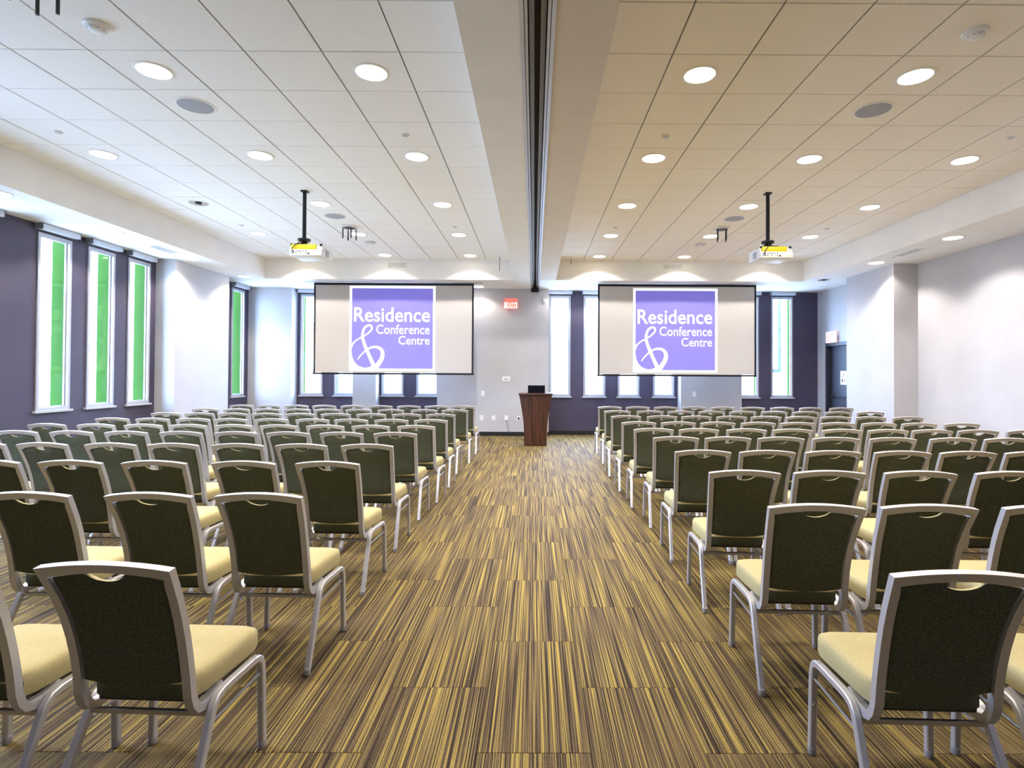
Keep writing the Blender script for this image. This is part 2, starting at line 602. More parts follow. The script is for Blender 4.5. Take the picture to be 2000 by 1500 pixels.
# folding-wall track in the slot of the beam
trk = MB()
trk.box((-0.097, YR, 3.80), (0.117, YP, 3.83), 0)
track = part('partition_track', trk, M['track_dark'], ceiling)
track['label'] = 'dark double track for a folding partition'
for p, q, z0, z1, mm in ((-0.097, -0.072, 3.586, 3.80, 'track_alu'), (-0.068, -0.050, 3.600, 3.80, 'track_alu'), (-0.042, -0.010, 3.640, 3.80, 'track_mid'),
                         (0.030, 0.062, 3.640, 3.80, 'track_mid'), (0.070, 0.088, 3.600, 3.80, 'track_alu'), (0.092, 0.117, 3.586, 3.80, 'track_alu')):
    b = MB()
    b.box((p, YR, z0), (q, YP, z1))
    part('track_rail', b, M[mm], track)
b = MB()
b.cbox((-0.085, YP - 0.09, 3.505), (0.105, YP - 0.005, 3.61), 0.01)
b.box((-0.06, YP - 0.12, 3.53), (-0.02, YP - 0.09, 3.60))
b.box((0.04, YP - 0.12, 3.53), (0.08, YP - 0.09, 3.60))
part('track_end_stop', b, M['black'], track)


# ------------------------------------------------------------------ windows and blinds
def add_portal(loc, rot, sx, sy):
    ld = bpy.data.lights.new('window_daylight', 'AREA')
    ld.shape = 'RECTANGLE'
    ld.size, ld.size_y = sx, sy
    ld.cycles.is_portal = True
    o = bpy.data.objects.new('window_daylight', ld)
    COL.objects.link(o)
    o.location = loc
    o.rotation_euler = rot
    return o


def make_window(n, side, a0, a1, blind_label=None, post=None):
    """side 'front': runs along X in the wall at YF; side 'left': runs along Y in the wall at XL. depth d is measured outwards"""
    if side == 'front':
        T = lambda a, d, z: (a, YF + d, z)
    else:
        T = lambda a, d, z: (XL - d, a, z)
    root = sempty('window_%d' % n, 'tall narrow window with silver frame and green outer reveal')
    w = 0.042

    def bar(mb, p0, p1, d0, d1, z0, z1, mi=0):
        mb.box(T(p0, d0, z0), T(p1, d1, z1), mi)
    b = MB()
    for d0, d1, t in ((-0.018, 0.024, w), (0.024, 0.045, w + 0.018)):
        bar(b, a0, a0 + t, d0, d1, WZ0, WZ1)
        bar(b, a1 - t, a1, d0, d1, WZ0, WZ1)
        bar(b, a0 + t, a1 - t, d0, d1, WZ1 - t, WZ1)
        bar(b, a0 + t, a1 - t, d0, d1, WZ0, WZ0 + t)
    part('window_frame', b, M['alu'], root)
    b = MB()
    bar(b, a0 + w, a1 - w, 0.032, 0.037, WZ0 + w, WZ1 - w)
    part('pane', b, M['glass'], root)
    b = MB()
    bar(b, a0 - 0.035, a1 + 0.035, -0.045, 0.0, WZ0 - 0.03, WZ0)
    part('window_sill', b, M['sill'], root)
    for s in (0, 1):
        b = MB()
        if s == 0:
            bar(b, a0 - 0.02, a0 + 0.012, 0.12, 0.27, WZ0 - 0.05, WZ1 + 0.05)
            bar(b, a0, a0 + 0.012, 0.046, 0.12, WZ0, WZ1)
        else:
            bar(b, a1 - 0.012, a1 + 0.02, 0.12, 0.27, WZ0 - 0.05, WZ1 + 0.05)
            bar(b, a1 - 0.012, a1, 0.046, 0.12, WZ0, WZ1)
        part('exterior_fin', b, M['green_fin'], root)['label'] = 'green painted fin outside the glass'
    if post:
        b = MB()
        pa, pb_ = post
        bar(b, pa - 0.04, pa + 0.04, 0.75, 0.80, 1.60, WZ1 + 0.3)
        bar(b, min(pa, pb_) - 0.04, max(pa, pb_) + 0.04, 0.74, 0.81, 1.58, 1.68)
        for z in (2.15, 2.75):
            bar(b, pa - 0.055, pa + 0.02, 0.70, 0.82, z, z + 0.07)
        part('exterior_bracket', b, M['steel'], root)['label'] = 'dark steel bracket outside the glass'
    am = (a0 + a1) / 2
    if side == 'front':
        add_portal((am, YF + 0.29, (WZ0 + WZ1) / 2), (-PI / 2, 0, 0), a1 - a0 + 0.04, WZ1 - WZ0 + 0.1)
    else:
        add_portal((XL - 0.29, am, (WZ0 + WZ1) / 2), (0, -PI / 2, 0), WZ1 - WZ0 + 0.1, a1 - a0 + 0.04)
    if blind_label:
        t = thing('roller_blind', blind_label, 'blind', T(am, 0, SOFF - 0.09), 'rolled up window blinds')
        hw = (a1 - a0) / 2 + 0.035
        R = lambda a, d, z: (a, d, z) if side == 'front' else (-d, a, z)
        b = MB()
        b.cbox(R(-hw, -0.115, 0.006), R(hw, -0.001, 0.088), 0.006)
        part('blind_cassette', b, M['blind'], t)
        for s in (-1, 1):
            b = MB()
            b.cbox(R(s * hw, -0.118, 0.003), R(s * (hw + 0.008), -0.001, 0.0895), 0.002)
            part('end_cap', b, M['blind_end'], t)
        b = MB()
        b.cbox(R(-hw + 0.075, 0.004, -0.085), R(hw - 0.075, 0.034, -0.05), 0.004)
        part('bottom_bar', b, M['blind'], t)
    return root


LEFT_LAB = [None, None, None, 'silver roller blind box at the left edge of the photo',
            'silver roller blind box over the nearest whole window of the left wall',
            'silver roller blind box over the middle of three left wall windows',
            'silver roller blind box over the left window beside the pale grey pier',
            'silver roller blind box over the left window in the far corner']
FRONT_LAB = ['rolled blind box over the front window partly behind the left screen edge', None, None, None,
             'rolled blind box over the front window just right of the exit wall',
             'rolled blind box over the front window touching the right screen', None, None,
             'rolled blind box over the front window peeking past the right screen',
             'rolled blind box over the front window nearest the door']
n = 0
for (p, q), lab in zip(LEFT_W, LEFT_LAB):
    n += 1
    make_window(n, 'left', p, q, lab)
for i, ((p, q), lab) in enumerate(zip(FRONT_W, FRONT_LAB)):
    n += 1
    post = {0: (-5.62, -5.45), 9: (6.48, 6.10)}.get(i)
    make_window(n, 'front', p, q, lab, post)

# ------------------------------------------------------------------ door on the right wall
door = sempty('door_1', 'dark blue door with push bar in a black frame')
b = MB()
d0, d1, _, dz = DOOR
b.box((XR - 0.02, d0 - 0.06, 0), (XR + 0.14, d0 + 0.02, dz + 0.06))
b.box((XR - 0.02, d1 - 0.02, 0), (XR + 0.14, d1 + 0.06, dz + 0.06))
b.box((XR - 0.02, d0 + 0.02, dz - 0.02), (XR + 0.14, d1 - 0.02, dz + 0.06))
part('door_frame', b, M['door_frame'], door)
b = MB()
b.cbox((XR + 0.09, d0 + 0.023, 0.01), (XR + 0.135, d1 - 0.023, dz - 0.023), 0.003)
leaf = part('door_leaf', b, M['door'], door)
b = MB()
b.box((XR + 0.06, d0 + 0.08, 0.985), (XR + 0.09, d0 + 0.16, 1.075))
b.box((XR + 0.06, d1 - 0.16, 0.985), (XR + 0.09, d1 - 0.08, 1.075))
b.cbox((XR + 0.03, d0 + 0.08, 1.0), (XR + 0.062, d1 - 0.08, 1.06), 0.006)
part('push_bar', b, M['black_metal'], leaf)
t = thing('door_notice', 'white notice with black marks stuck on the dark blue door', 'notice', (XR + 0.0895, 12.92, 1.46))
b = MB()
b.box((-0.003, -0.13, -0.16), (0, 0.13, 0.16))
part('notice_sheet', b, M['paper'], t)
b = MB()
b.add([(-0.004, 0.06, 0.01), (-0.004, 0.04, 0.01), (-0.004, -0.07, 0.12), (-0.004, -0.05, 0.12)], [(0, 1, 2, 3)])
b.box((-0.0045, 0.03, -0.10), (-0.003, 0.07, -0.03))
b.box((-0.0045, -0.06, -0.05), (-0.003, -0.03, -0.03))
b.box((-0.0045, -0.075, -0.08), (-0.003, -0.055, -0.05))
b.box((-0.0045, -0.06, -0.10), (-0.003, -0.03, -0.08))
part('notice_print', b, M['ink'], t)

# exit signs
t = thing('exit_sign', 'red lit exit sign high on the grey wall left of the ceiling track', 'exit sign', (-0.577, YP, 3.13))
b = MB()
b.cbox((-0.185, -0.09, 0.125), (0.185, 0, 0.232), 0.008)
part('sign_housing', b, M['exit_house'], t)
b = MB()
for z in (0.15, 0.175, 0.20):
    b.box((-0.15, -0.094, z), (0.15, -0.0895, z + 0.008))
part('vent_slot', b, M['exit_red'], t)
b = MB()
b.cbox((-0.155, -0.075, -0.02), (0.155, -0.005, 0.124), 0.006)
part('sign_panel', b, M['exit_red'], t)
o = link('sign_lettering', text_mesh('sign_lettering', 'EXIT', M['exit_letter'], (-0.112, 0.004, 0.120, 0.112), bold=0.012), t, (0, -0.0765, 0))
b = MB()
b.box((-0.157, -0.078, -0.022), (-0.118, -0.0755, 0.124))
b.box((-0.157, -0.078, -0.022), (0.157, -0.0755, -0.006))
b.box((0.125, -0.078, -0.022), (0.157, -0.0755, 0.124))
part('sign_rim', b, M['exit_letter'], t)
t = thing('exit_sign', 'pale pink exit sign on the right wall above the door', 'exit sign', (XR, 13.19, 2.32))
b = MB()
b.cbox((-0.075, -0.20, -0.03), (-0.025, 0.20, 0.235), 0.006)
part('sign_panel', b, M['exit_pale'], t)
me = text_mesh('sign_lettering', 'EXIT', M['exit_red'], (-0.15, 0.02, 0.15, 0.19), bold=0.01)
o = link('sign_lettering', me, t, (-0.0765, 0, 0))
o.rotation_euler = (0, 0, -PI / 2)
b = MB()
b.cbox((-0.026, -0.22, 0.02), (0, 0.12, 0.13), 0.005)
part('sign_housing', b, M['grey_plastic'], t)


# ------------------------------------------------------------------ ceiling fixtures
def lamp_meshes():
    a = MB()
    a.lathe([(0.150, 0.0), (0.150, -0.004), (0.140, -0.009), (0.128, -0.008), (0.126, 0.0)], 28)
    c = MB()
    c.lathe([(0.127, -0.001), (0.127, -0.006), (0.100, -0.012), (0.055, -0.016), (0.004, -0.017)], 28)
    d = MB()
    d.lathe([(0.127, -0.001), (0.127, -0.004), (0.09, -0.003), (0.05, -0.0022), (0.004, -0.002)], 28)
    e = MB()
    e.lathe([(0.045, -0.002), (0.045, -0.016), (0.03, -0.02), (0.004, -0.021)], 16)
    return a.mesh('trim_ring', M['trim_ring'], True), c.mesh('lens', M['lens'], True), d.mesh('reflector', M['chrome'], True), e.mesh('bulb_holder', M['black'], True)


RING, LENS, REFL, BULB = lamp_meshes()


def downlight(x, y, z, label, group, on=True, watt=None):
    t = thing('downlight', label, 'downlight', (x, y, z), group)
    link('trim_ring', RING, t)
    if on:
        link('lens', LENS, t)
        ld = bpy.data.lights.new('downlight_beam', 'SPOT')
        ld.energy = watt or LAMP_WATT
        ld.color = LAMP_COLOR
        ld.spot_size = math.radians(132)
        ld.spot_blend = 0.42
        ld.shadow_soft_size = 0.045
        lo = bpy.data.objects.new('downlight_beam', ld)
        COL.objects.link(lo)
        lo.parent = t
        lo.location = (0, 0, -0.035)
    else:
        link('reflector', REFL, t)
        link('bulb_holder', BULB, t)
    return t


LROWS = [11.88, 10.10, 8.30, 6.46, 4.65, 2.84]
for s, nm in ((-1, 'left'), (1, 'right')):
    for j, y in enumerate(LROWS):
        for i, x in enumerate((1.38, 3.20, 5.02)):
            off = (s == -1 and i == 2 and abs(y - 8.30) < 0.01)
            where = ['nearest the central beam', 'in the middle file', 'nearest the outer wall'][i]
            if off:
                lab = 'unlit chrome downlight with dark centre in the left coffer beside the outer border'
            elif y < 4.0:  # unseen row continuing the lamp grid, added to light the foreground
                lab = 'added unseen downlight overhead, %s coffer, %s row behind the frame edge, %s' % (nm, ordinal(j - 5), where)
            else:
                lab = 'round lit downlight, %s coffer, %s row from the screen, %s' % (nm, ordinal(j), where)
            downlight(s * x, y, CEIL, lab, 'coffer downlights', not off)
    for k, y in enumerate((12.05, 10.19, 8.32, 6.50, 4.67, 2.84)):  # the nearest lamps are out of view, added for their light
        off = s == 1 and k == 0
        if off:
            lab = 'unlit chrome downlight in the right border near the door pier'
        else:
            lab = 'lit downlight in the %s dropped border, %s from the screen wall' % (nm, ordinal(k))
        downlight(s * 6.28, y, SOFF, lab, 'border downlights', not off, LAMP_WATT * 0.8)
downlight(-1.34, 13.26, SOFF, 'lit downlight in the front border beside the left screen', 'front border downlights', True, LAMP_WATT * 0.4)
downlight(0.57, 13.36, SOFF, 'lit downlight in the front border right of the track end', 'front border downlights', True, LAMP_WATT * 0.2)
downlight(1.38, 13.28, SOFF, 'lit downlight in the front border beside the right screen', 'front border downlights', True, LAMP_WATT * 0.5)

# speakers
a = MB()
a.lathe([(0.172, 0.0), (0.172, -0.004), (0.160, -0.008), (0.153, -0.006), (0.151, 0.0)], 28)
c = MB()
c.lathe([(0.152, -0.001), (0.152, -0.004), (0.10, -0.007), (0.004, -0.008)], 28)
SR, SG = a.mesh('speaker_rim', M['trim_ring'], True), c.mesh('speaker_grille', M['speaker_grille'], True)
for x, y, lab in ((-3.22, 5.26, 'round grey ceiling speaker, left coffer, the nearer and larger one'),
                  (3.21, 5.25, 'round grey ceiling speaker, right coffer, the nearer and larger one'),
                  (-3.22, 8.95, 'round grey ceiling speaker right of the left projector pole'),
                  (3.22, 8.95, 'round grey ceiling speaker left of the right projector pole')):
    t = thing('ceiling_speaker', lab, 'speaker', (x, y, CEIL), 'ceiling speakers')
    link('speaker_rim', SR, t)
    link('speaker_grille', SG, t)

# smoke detectors
a = MB()
a.lathe([(0.085, 0.0), (0.085, -0.015), (0.078, -0.022), (0.06, -0.024)], 24)
c = MB()
c.lathe([(0.058, -0.022), (0.058, -0.036), (0.045, -0.046), (0.02, -0.049), (0.003, -0.05)], 24)
d = MB()
for k in range(8):
    w = 2 * PI * k / 8
    d.box((0.050 * math.cos(w) - 0.006, 0.050 * math.sin(w) - 0.006, -0.036), (0.050 * math.cos(w) + 0.006, 0.050 * math.sin(w) + 0.006, -0.0415))
SB, SD, SS = a.mesh('detector_base', M['white_plastic'], True), c.mesh('detector_dome', M['white_plastic'], True), d.mesh('vent_slot', M['grey_plastic'])
for x, lab in ((-3.20, 'white smoke detector dome on the left coffer ceiling'), (3.22, 'white smoke detector dome on the right coffer ceiling')):
    t = thing('smoke_detector', lab, 'smoke detector', (x, 4.04, CEIL), 'smoke detectors')
    link('detector_base', SB, t)
    link('detector_dome', SD, t)
    link('vent_slot', SS, t)

# concealed sprinkler discs
a = MB()
a.lathe([(0.045, 0.0), (0.045, -0.006), (0.040, -0.008), (0.003, -0.009)], 18)
c = MB()
c.lathe([(0.033, -0.008), (0.033, -0.013), (0.003, -0.014)], 18)
PA, PB = a.mesh('escutcheon', M['trim_ring'], True), c.mesh('cover_disc', M['pale_plastic'], True)
for x, y, lab in ((-5.03, 5.86, 'left coffer nearer row by the outer border'), (-1.38, 5.87, 'left coffer nearer row by the central beam'),
                  (1.38, 5.86, 'right coffer nearer row by the central beam'), (5.02, 5.83, 'right coffer nearer row by the outer border'),
                  (-5.03, 9.53, 'left coffer farther row by the outer border'), (-1.38, 9.55, 'left coffer farther row by the central beam'),
                  (1.38, 9.53, 'right coffer farther row by the central beam'), (5.02, 9.52, 'right coffer farther row by the outer border')):
    t = thing('sprinkler', 'small white sprinkler disc, ' + lab, 'sprinkler', (x, y, CEIL), 'concealed sprinklers')
    link('escutcheon', PA, t)
    link('cover_disc', PB, t)
t = thing('sprinkler', 'small sprinkler disc in the right border beside the air vent', 'sprinkler', (6.27, 9.70, SOFF), 'concealed sprinklers')
link('escutcheon', PA, t)
link('cover_disc', PB, t)

# flat grey sensors
a = MB()
a.lathe([(0.10, 0.0), (0.10, -0.018), (0.085, -0.03), (0.05, -0.034), (0.003, -0.035)], 22)
c = MB()
c.lathe([(0.05, -0.033), (0.05, -0.04), (0.003, -0.042)], 18)
QA, QB = a.mesh('sensor_body', M['pale_plastic'], True), c.mesh('sensor_face', M['white_plastic'], True)
for x, lab in ((-3.18, 'grey disc sensor behind the antennas in the left coffer'), (3.20, 'grey disc sensor behind the antennas in the right coffer')):
    t = thing('motion_sensor', lab, 'sensor', (x, 10.72, CEIL), 'ceiling sensors')
    link('sensor_body', QA, t)
    link('sensor_face', QB, t)

# wireless access points with four hanging antennas
a = MB()
a.cbox((-0.11, -0.11, -0.03), (0.11, 0.11, 0.0), 0.012)
AP_B = a.mesh('access_point_body', M['white_plastic'], True)
a = MB()
a.lathe([(0.10, -0.029), (0.10, -0.034), (0.004, -0.036)], 24)
AP_D = a.mesh('access_point_cover', M['black'], True)
a = MB()
a.tube([(0, 0, -0.03), (0, 0, -0.06)], 0.007, 8)
a.tube([(0, 0, -0.06), (0, 0, -0.225)], 0.011, 8)
AP_A = a.mesh('antenna', M['black'], True)
for x, y, lab in ((-3.19, 9.57, 'white access point with four black antennas, right of the left projector'),
                  (3.21, 9.52, 'white access point with four black antennas, left of the right projector'),
                  (-3.17, 3.50, 'access point whose black antennas dip into the top left corner')):
    t = thing('access_point', lab, 'access point', (x, y, CEIL), 'ceiling access points')
    link('access_point_body', AP_B, t)
    link('access_point_cover', AP_D, t)
    for sx, sy in ((-0.09, -0.07), (-0.05, 0.08), (0.05, -0.075), (0.09, 0.07)):
        link('antenna', AP_A, t, (sx, sy, 0))

# thin hanging rods near the front header
for x, y, ln, lab in ((-0.76, 12.05, 0.30, 'thin dark rod hanging from the left coffer beside the beam'),
                      (0.80, 12.22, 0.11, 'short thin rod hanging from the right coffer beside the beam')):
    t = thing('hanging_rod', lab, 'rod', (x, y, CEIL))
    b = MB()
    b.tube([(0, 0, 0), (0, 0, -ln)], 0.006, 8)
    part('rod', b, M['black_metal'], t, True)
    b = MB()
    b.lathe([(0.018, 0.0), (0.018, -0.008), (0.006, -0.012)], 12)
    part('ceiling_rose', b, M['grey_plastic'], t, True)

# air vents
for x, lab in ((-3.05, 'white slotted air vent above the left screen'), (3.06, 'white slotted air vent above the right screen')):
    t = thing('air_vent', lab, 'vent', (x, CYF, 3.90), 'header air vents')
    b = MB()
    b.box((-0.20, -0.004, -0.055), (0.20, 0, 0.055))
    part('vent_backing', b, M['track_mid'], t)
    b = MB()
    b.box((-0.235, -0.014, 0.055), (0.235, 0, 0.078))
    b.box((-0.235, -0.014, -0.078), (0.235, 0, -0.055))
    b.box((-0.235, -0.014, -0.055), (-0.20, 0, 0.055))
    b.box((0.20, -0.014, -0.055), (0.235, 0, 0.055))
    part('vent_frame', b, M['white_plastic'], t)
    b = MB()
    b.box((-0.011, -0.012, -0.055), (0.011, -0.003, 0.055))
    me = b.mesh('vent_blade', M['white_plastic'])
    for k in range(11):
        o = link('vent_blade', me, t, (-0.18 + k * 0.036, 0, 0))
for x, y, lab in ((-6.29, 9.42, 'slotted linear air vent in the left dropped border'), (6.29, 9.33, 'slotted linear air vent in the right dropped border')):
    t = thing('air_vent', lab, 'vent', (x, y, SOFF), 'border air vents')
    b = MB()
    b.box((-0.07, -0.27, -0.003), (0.07, 0.27, 0))
    part('vent_backing', b, M['track_mid'], t)
    b = MB()
    b.box((-0.09, -0.30, -0.008), (-0.07, 0.30, 0))
    b.box((0.07, -0.30, -0.008), (0.09, 0.30, 0))
    b.box((-0.07, -0.30, -0.008), (0.07, -0.27, 0))
    b.box((-0.07, 0.27, -0.008), (0.07, 0.30, 0))
    part('vent_frame', b, M['white_plastic'], t)
    b = MB()
    b.box((-0.008, -0.27, -0.007), (0.008, 0.27, -0.003))
    me = b.mesh('vent_blade', M['white_plastic'])
    for k in range(3):
        link('vent_blade', me, t, (-0.038 + k * 0.038, 0, 0))


# ------------------------------------------------------------------ projection screens
def ribbon(b, pts, tr, y):
    """variable-width stroke; pts are (px, py, width) in picture units of the logo"""
    P = [Vector((p[0], p[1])) for p in pts]
    # resample with a Catmull-Rom curve
    out = []
    for i in range(len(P) - 1):
        p0, p1, p2, p3 = P[max(i - 1, 0)], P[i], P[i + 1], P[min(i + 2, len(P) - 1)]
        for k in range(5):
            t = k / 5
            q = 0.5 * ((2 * p1) + (p2 - p0) * t + (2 * p0 - 5 * p1 + 4 * p2 - p3) * t * t + (3 * p1 - p0 - 3 * p2 + p3) * t ** 3)
            out.append((q, pts[i][2] * (1 - t) + pts[i + 1][2] * t))
    out.append((P[-1], pts[-1][2]))
    vs, fs = [], []
    for i, (q, w) in enumerate(out):
        d = (out[min(i + 1, len(out) - 1)][0] - out[max(i - 1, 0)][0]).normalized()
        nrm = Vector((-d.y, d.x)) * (w / 2)
        for s in (1, -1):
            x, z = tr(q + nrm * s)
            vs.append((x, y, z))
    for i in range(len(out) - 1):
        fs.append((2 * i, 2 * i + 1, 2 * i + 3, 2 * i + 2))
    b.add(vs, fs)


def screen(x0, x1, z0, z1, ix0, ix1, iz0, iz1, label):
    y = 12.75
    xm = (x0 + x1) / 2
    t = thing('projection_screen', label, 'screen', (xm, y, z0), 'projection screens')
    w, hh = (x1 - x0) / 2, z1 - z0
    b = MB()
    b.box((-w + 0.04, 0, 0.04), (w - 0.04, 0.004, hh - 0.05))
    part('screen_fabric', b, M['screen'], t)
    b = MB()
    b.box((-w, -0.001, 0.03), (-w + 0.042, 0.005, hh))
    b.box((w - 0.042, -0.001, 0.03), (w, 0.005, hh))
    b.box((-w + 0.042, -0.001, hh - 0.055), (w - 0.042, 0.005, hh))
    part('screen_border', b, M['screen_border'], t)
    b = MB()
    b.cbox((-w - 0.01, -0.016, -0.006), (w + 0.01, 0.018, 0.038), 0.006)
    part('bottom_bar', b, M['black_metal'], t)
    b = MB()
    b.box((-w - 0.2, -0.09, hh + 0.001), (w + 0.2, -0.06, SOFF - z0))
    b.box((-w - 0.2, 0.06, hh + 0.001), (w + 0.2, 0.09, SOFF - z0))
    part('slot_trim', b, M['grey_plastic'], t)
    # projected picture, lying on the fabric
    ix0, ix1, iz0, iz1 = ix0 - xm, ix1 - xm, iz0 - z0, iz1 - z0
    b = MB()
    b.box((ix0, -0.0015, iz0), (ix1, 0.0, iz1))
    part('projected_panel', b, M['proj_purple'], t)
    b = MB()
    e = 0.055
    b.box((ix0, -0.003, iz0), (ix0 + e, -0.0015, iz1))
    b.box((ix1 - e, -0.003, iz0), (ix1, -0.0015, iz1))
    b.box((ix0 + e, -0.003, iz0), (ix1 - e, -0.0015, iz0 + e))
    b.box((ix0 + e, -0.003, iz1 - e), (ix1 - e, -0.0015, iz1))
    part('projected_border', b, M['proj_white'], t)

    def tr(p):
        return (ix0 + (p[0] - 180) / 1252 * (ix1 - ix0), iz0 + (1370 - p[1]) / 1230 * (iz1 - iz0))
    for body, bx, bold in (('Residence', (248, 655, 1352, 452), 0.010), ('Conference', (572, 833, 1350, 700), 0.006), ('Centre', (897, 985, 1350, 862), 0.006)):
        p, q = tr((bx[0], bx[1])), tr((bx[2], bx[3]))
        me = text_mesh('projected_lettering', body, M['proj_white'], (p[0], p[1], q[0], q[1]), bold=bold)
        link('projected_lettering', me, t, (0, -0.003, 0))
    b = MB()
    ribbon(b, [(560, 1330, 60), (510, 1230, 52), (455, 1110, 48), (400, 980, 44), (375, 890, 40), (378, 810, 36), (405, 745, 32), (455, 712, 28), (497, 722, 28),
               (508, 760, 26), (480, 800, 22), (420, 850, 20), (350, 890, 18), (280, 930, 18), (232, 980, 22), (208, 1040, 26)], tr, -0.0030)
    ribbon(b, [(305, 1205, 14), (350, 1145, 17), (400, 1095, 20), (450, 1055, 24), (520, 1027, 28), (590, 1027, 34), (645, 1060, 46), (668, 1115, 54), (655, 1190, 60), (610, 1265, 64), (560, 1335, 66)], tr, -0.0034)
    arc = [(200, 1030), (213, 1100), (230, 1180), (264, 1250), (320, 1300), (400, 1327), (470, 1318), (520, 1292)]
    lo = [(200, 1368)] * 3 + [(264, 1368), (320, 1368), (400, 1368), (470, 1368), (520, 1368)]
    vs = []
    for p, q in zip(arc, lo):
        for r_ in (p, q):
            x, z = tr(r_)
            vs.append((x, -0.0038, z))
    b.add(vs, [(2 * i, 2 * i + 1, 2 * i + 3, 2 * i + 2) for i in range(len(arc) - 1)])
    part('projected_ampersand', b, M['proj_white'], t)


screen(-5.05, -1.39, 1.485, 3.582, -4.232, -2.268, 1.563, 3.512, 'wide pull-down screen showing a purple logo, left of the exit sign')
screen(1.452, 5.09, 1.478, 3.586, 2.262, 4.20, 1.560, 3.492, 'wide pull-down screen showing a purple logo, right of the lectern')


# ------------------------------------------------------------------ projectors
def projector(x, y, mirror, label):
    t = thing('projector', label, 'projector', (x, y, CEIL), 'ceiling projectors')
    b = MB()
    b.cbox((-0.045, -0.045, -0.02), (0.045, 0.045, 0.0), 0.004)
    part('ceiling_plate', b, M['black_metal'], t)
    b = MB()
    b.tube([(0, 0, -0.015), (0, 0, -0.69)], 0.026, 12)
    part('pole', b, M['black_metal'], t, True)
    b = MB()
    b.lathe([(0.03, -0.66), (0.085, -0.672), (0.085, -0.70), (0.05, -0.715), (0.035, -0.74), (0.06, -0.755)], 16)
    for w in (0.6, 2.4, 3.9, 5.5):
        b.tube([(0, 0, -0.735), (0.10 * math.cos(w), 0.10 * math.sin(w), -0.76), (0.15 * math.cos(w), 0.13 * math.sin(w), -0.768)], (0.012, 0.007), sq=True, up=(0, 0, 1))
    part('mount', b, M['black_metal'], t, True)
    m_ = mirror
    ox = 0.07 * m_
    z0, z1, z2 = -0.925, -0.845, -0.768
    b = MB()
    b.cbox((ox - 0.225, -0.13, z0), (ox + 0.225, 0.29, z1 + 0.01), 0.014)
    b.cbox((ox - 0.225, -0.10, z1 - 0.02), (ox + 0.225, 0.29, z2 - 0.012), 0.012)
    body = part('projector_body', b, M['white_plastic'], t, True)
    b = MB()
    b.cbox((ox - 0.20, -0.128, z1 + 0.006), (ox + 0.14, 0.02, z2), 0.01)
    part('top_cover', b, M['yellow'], t, True)['label'] = 'yellow cover on the top rear'
    b = MB()
    b.tube([(ox + 0.02, 0.285, -0.86), (ox + 0.02, 0.33, -0.86)], 0.05, 18)
    part('projector_lens', b, M['black'], t, True)
    for side in (-1, 1):
        b = MB()
        for k in range(6):
            zz = -0.905 + k * 0.016
            b.box((ox + side * 0.224, 0.0, zz), (ox + side * 0.229, 0.12, zz + 0.010))
        part('vent_grille', b, M['grey_plastic'], t)
    b = MB()
    for k, dx in enumerate((-0.19, -0.165, -0.13, -0.10, -0.075, -0.04, 0.0)):
        b.box((ox + dx, -0.133, -0.872), (ox + dx + 0.014, -0.128, -0.860))
        if k % 2 == 0:
            b.box((ox + dx, -0.133, -0.900), (ox + dx + 0.012, -0.128, -0.888))
    b.box((ox + 0.03, -0.134, -0.905), (ox + 0.055, -0.128, -0.888))
    part('port', b, M['black'], t)
    b = MB()
    b.tube([(0.01, -0.03, -0.70), (-0.03, -0.10, -0.74), (-0.06, -0.15, -0.785), (-0.10, -0.16, -0.83), (-0.10, -0.145, -0.87), (-0.085, -0.13, -0.895)], 0.006, 6)
    part('cable', b, M['black'], t, True)
    b = MB()
    for k, (dx, dy) in enumerate(((-0.21, -0.10), (0.21, -0.09), (0.16, 0.10))):
        b.lathe([(0.018, -0.79), (0.018, -0.762), (0.012, -0.757)], 10, (ox + dx * 0.95, dy, 0))
    part('foot', b, M['black'], t)
    return t


projector(-3.20, 7.72, 1, 'white and yellow projector on a black ceiling pole in the left coffer')
projector(3.23, 7.69, 1, 'white and yellow projector on a black ceiling pole in the right coffer')

# ------------------------------------------------------------------ lectern and laptop
t = thing('lectern', 'dark walnut lectern with flared front standing before the exit wall', 'lectern', (0.034, 11.72, 0))
prof = [(0.0, 0.2365), (0.15, 0.2375), (0.28, 0.240), (0.40, 0.246), (0.50, 0.254), (0.60, 0.266), (0.70, 0.281), (0.80, 0.298), (0.90, 0.315), (1.0, 0.332), (1.075, 0.346)]
b = MB()
b.rings([[(-w, 0, z), (-w * 0.55, -0.03, z), (0, -0.042, z), (w * 0.55, -0.03, z), (w, 0, z), (w - 0.02, 0.03, z), (-w + 0.02, 0.03, z)] for z, w in prof])
part('front_panel', b, M['wood'], t, True)
for s in (-1, 1):
    b = MB()
    b.rings([[(s * (w - 0.03), 0.03, z), (s * (w - 0.03), 0.36, z), (s * (w - 0.055), 0.36, z), (s * (w - 0.055), 0.03, z)] for z, w in prof])
    part('side_panel', b, M['wood'], t)
    b = MB()
    zr = prof[1:7] if s == 1 else prof[2:]
    b.rings([[(s * (w + 0.001), 0.001, z), (s * (w + 0.007), 0.004, z), (s * (w + 0.007), 0.024, z), (s * (w - 0.005), 0.024, z)] for z, w in zr])
    part('edge_strip', b, M['wood_edge'], t)['label'] = 'pale edge strip'
b = MB()
for z in (0.35, 0.75):
    b.box((-0.185, 0.03, z), (0.185, 0.34, z + 0.02))
part('shelf', b, M['wood'], t)
b = MB()
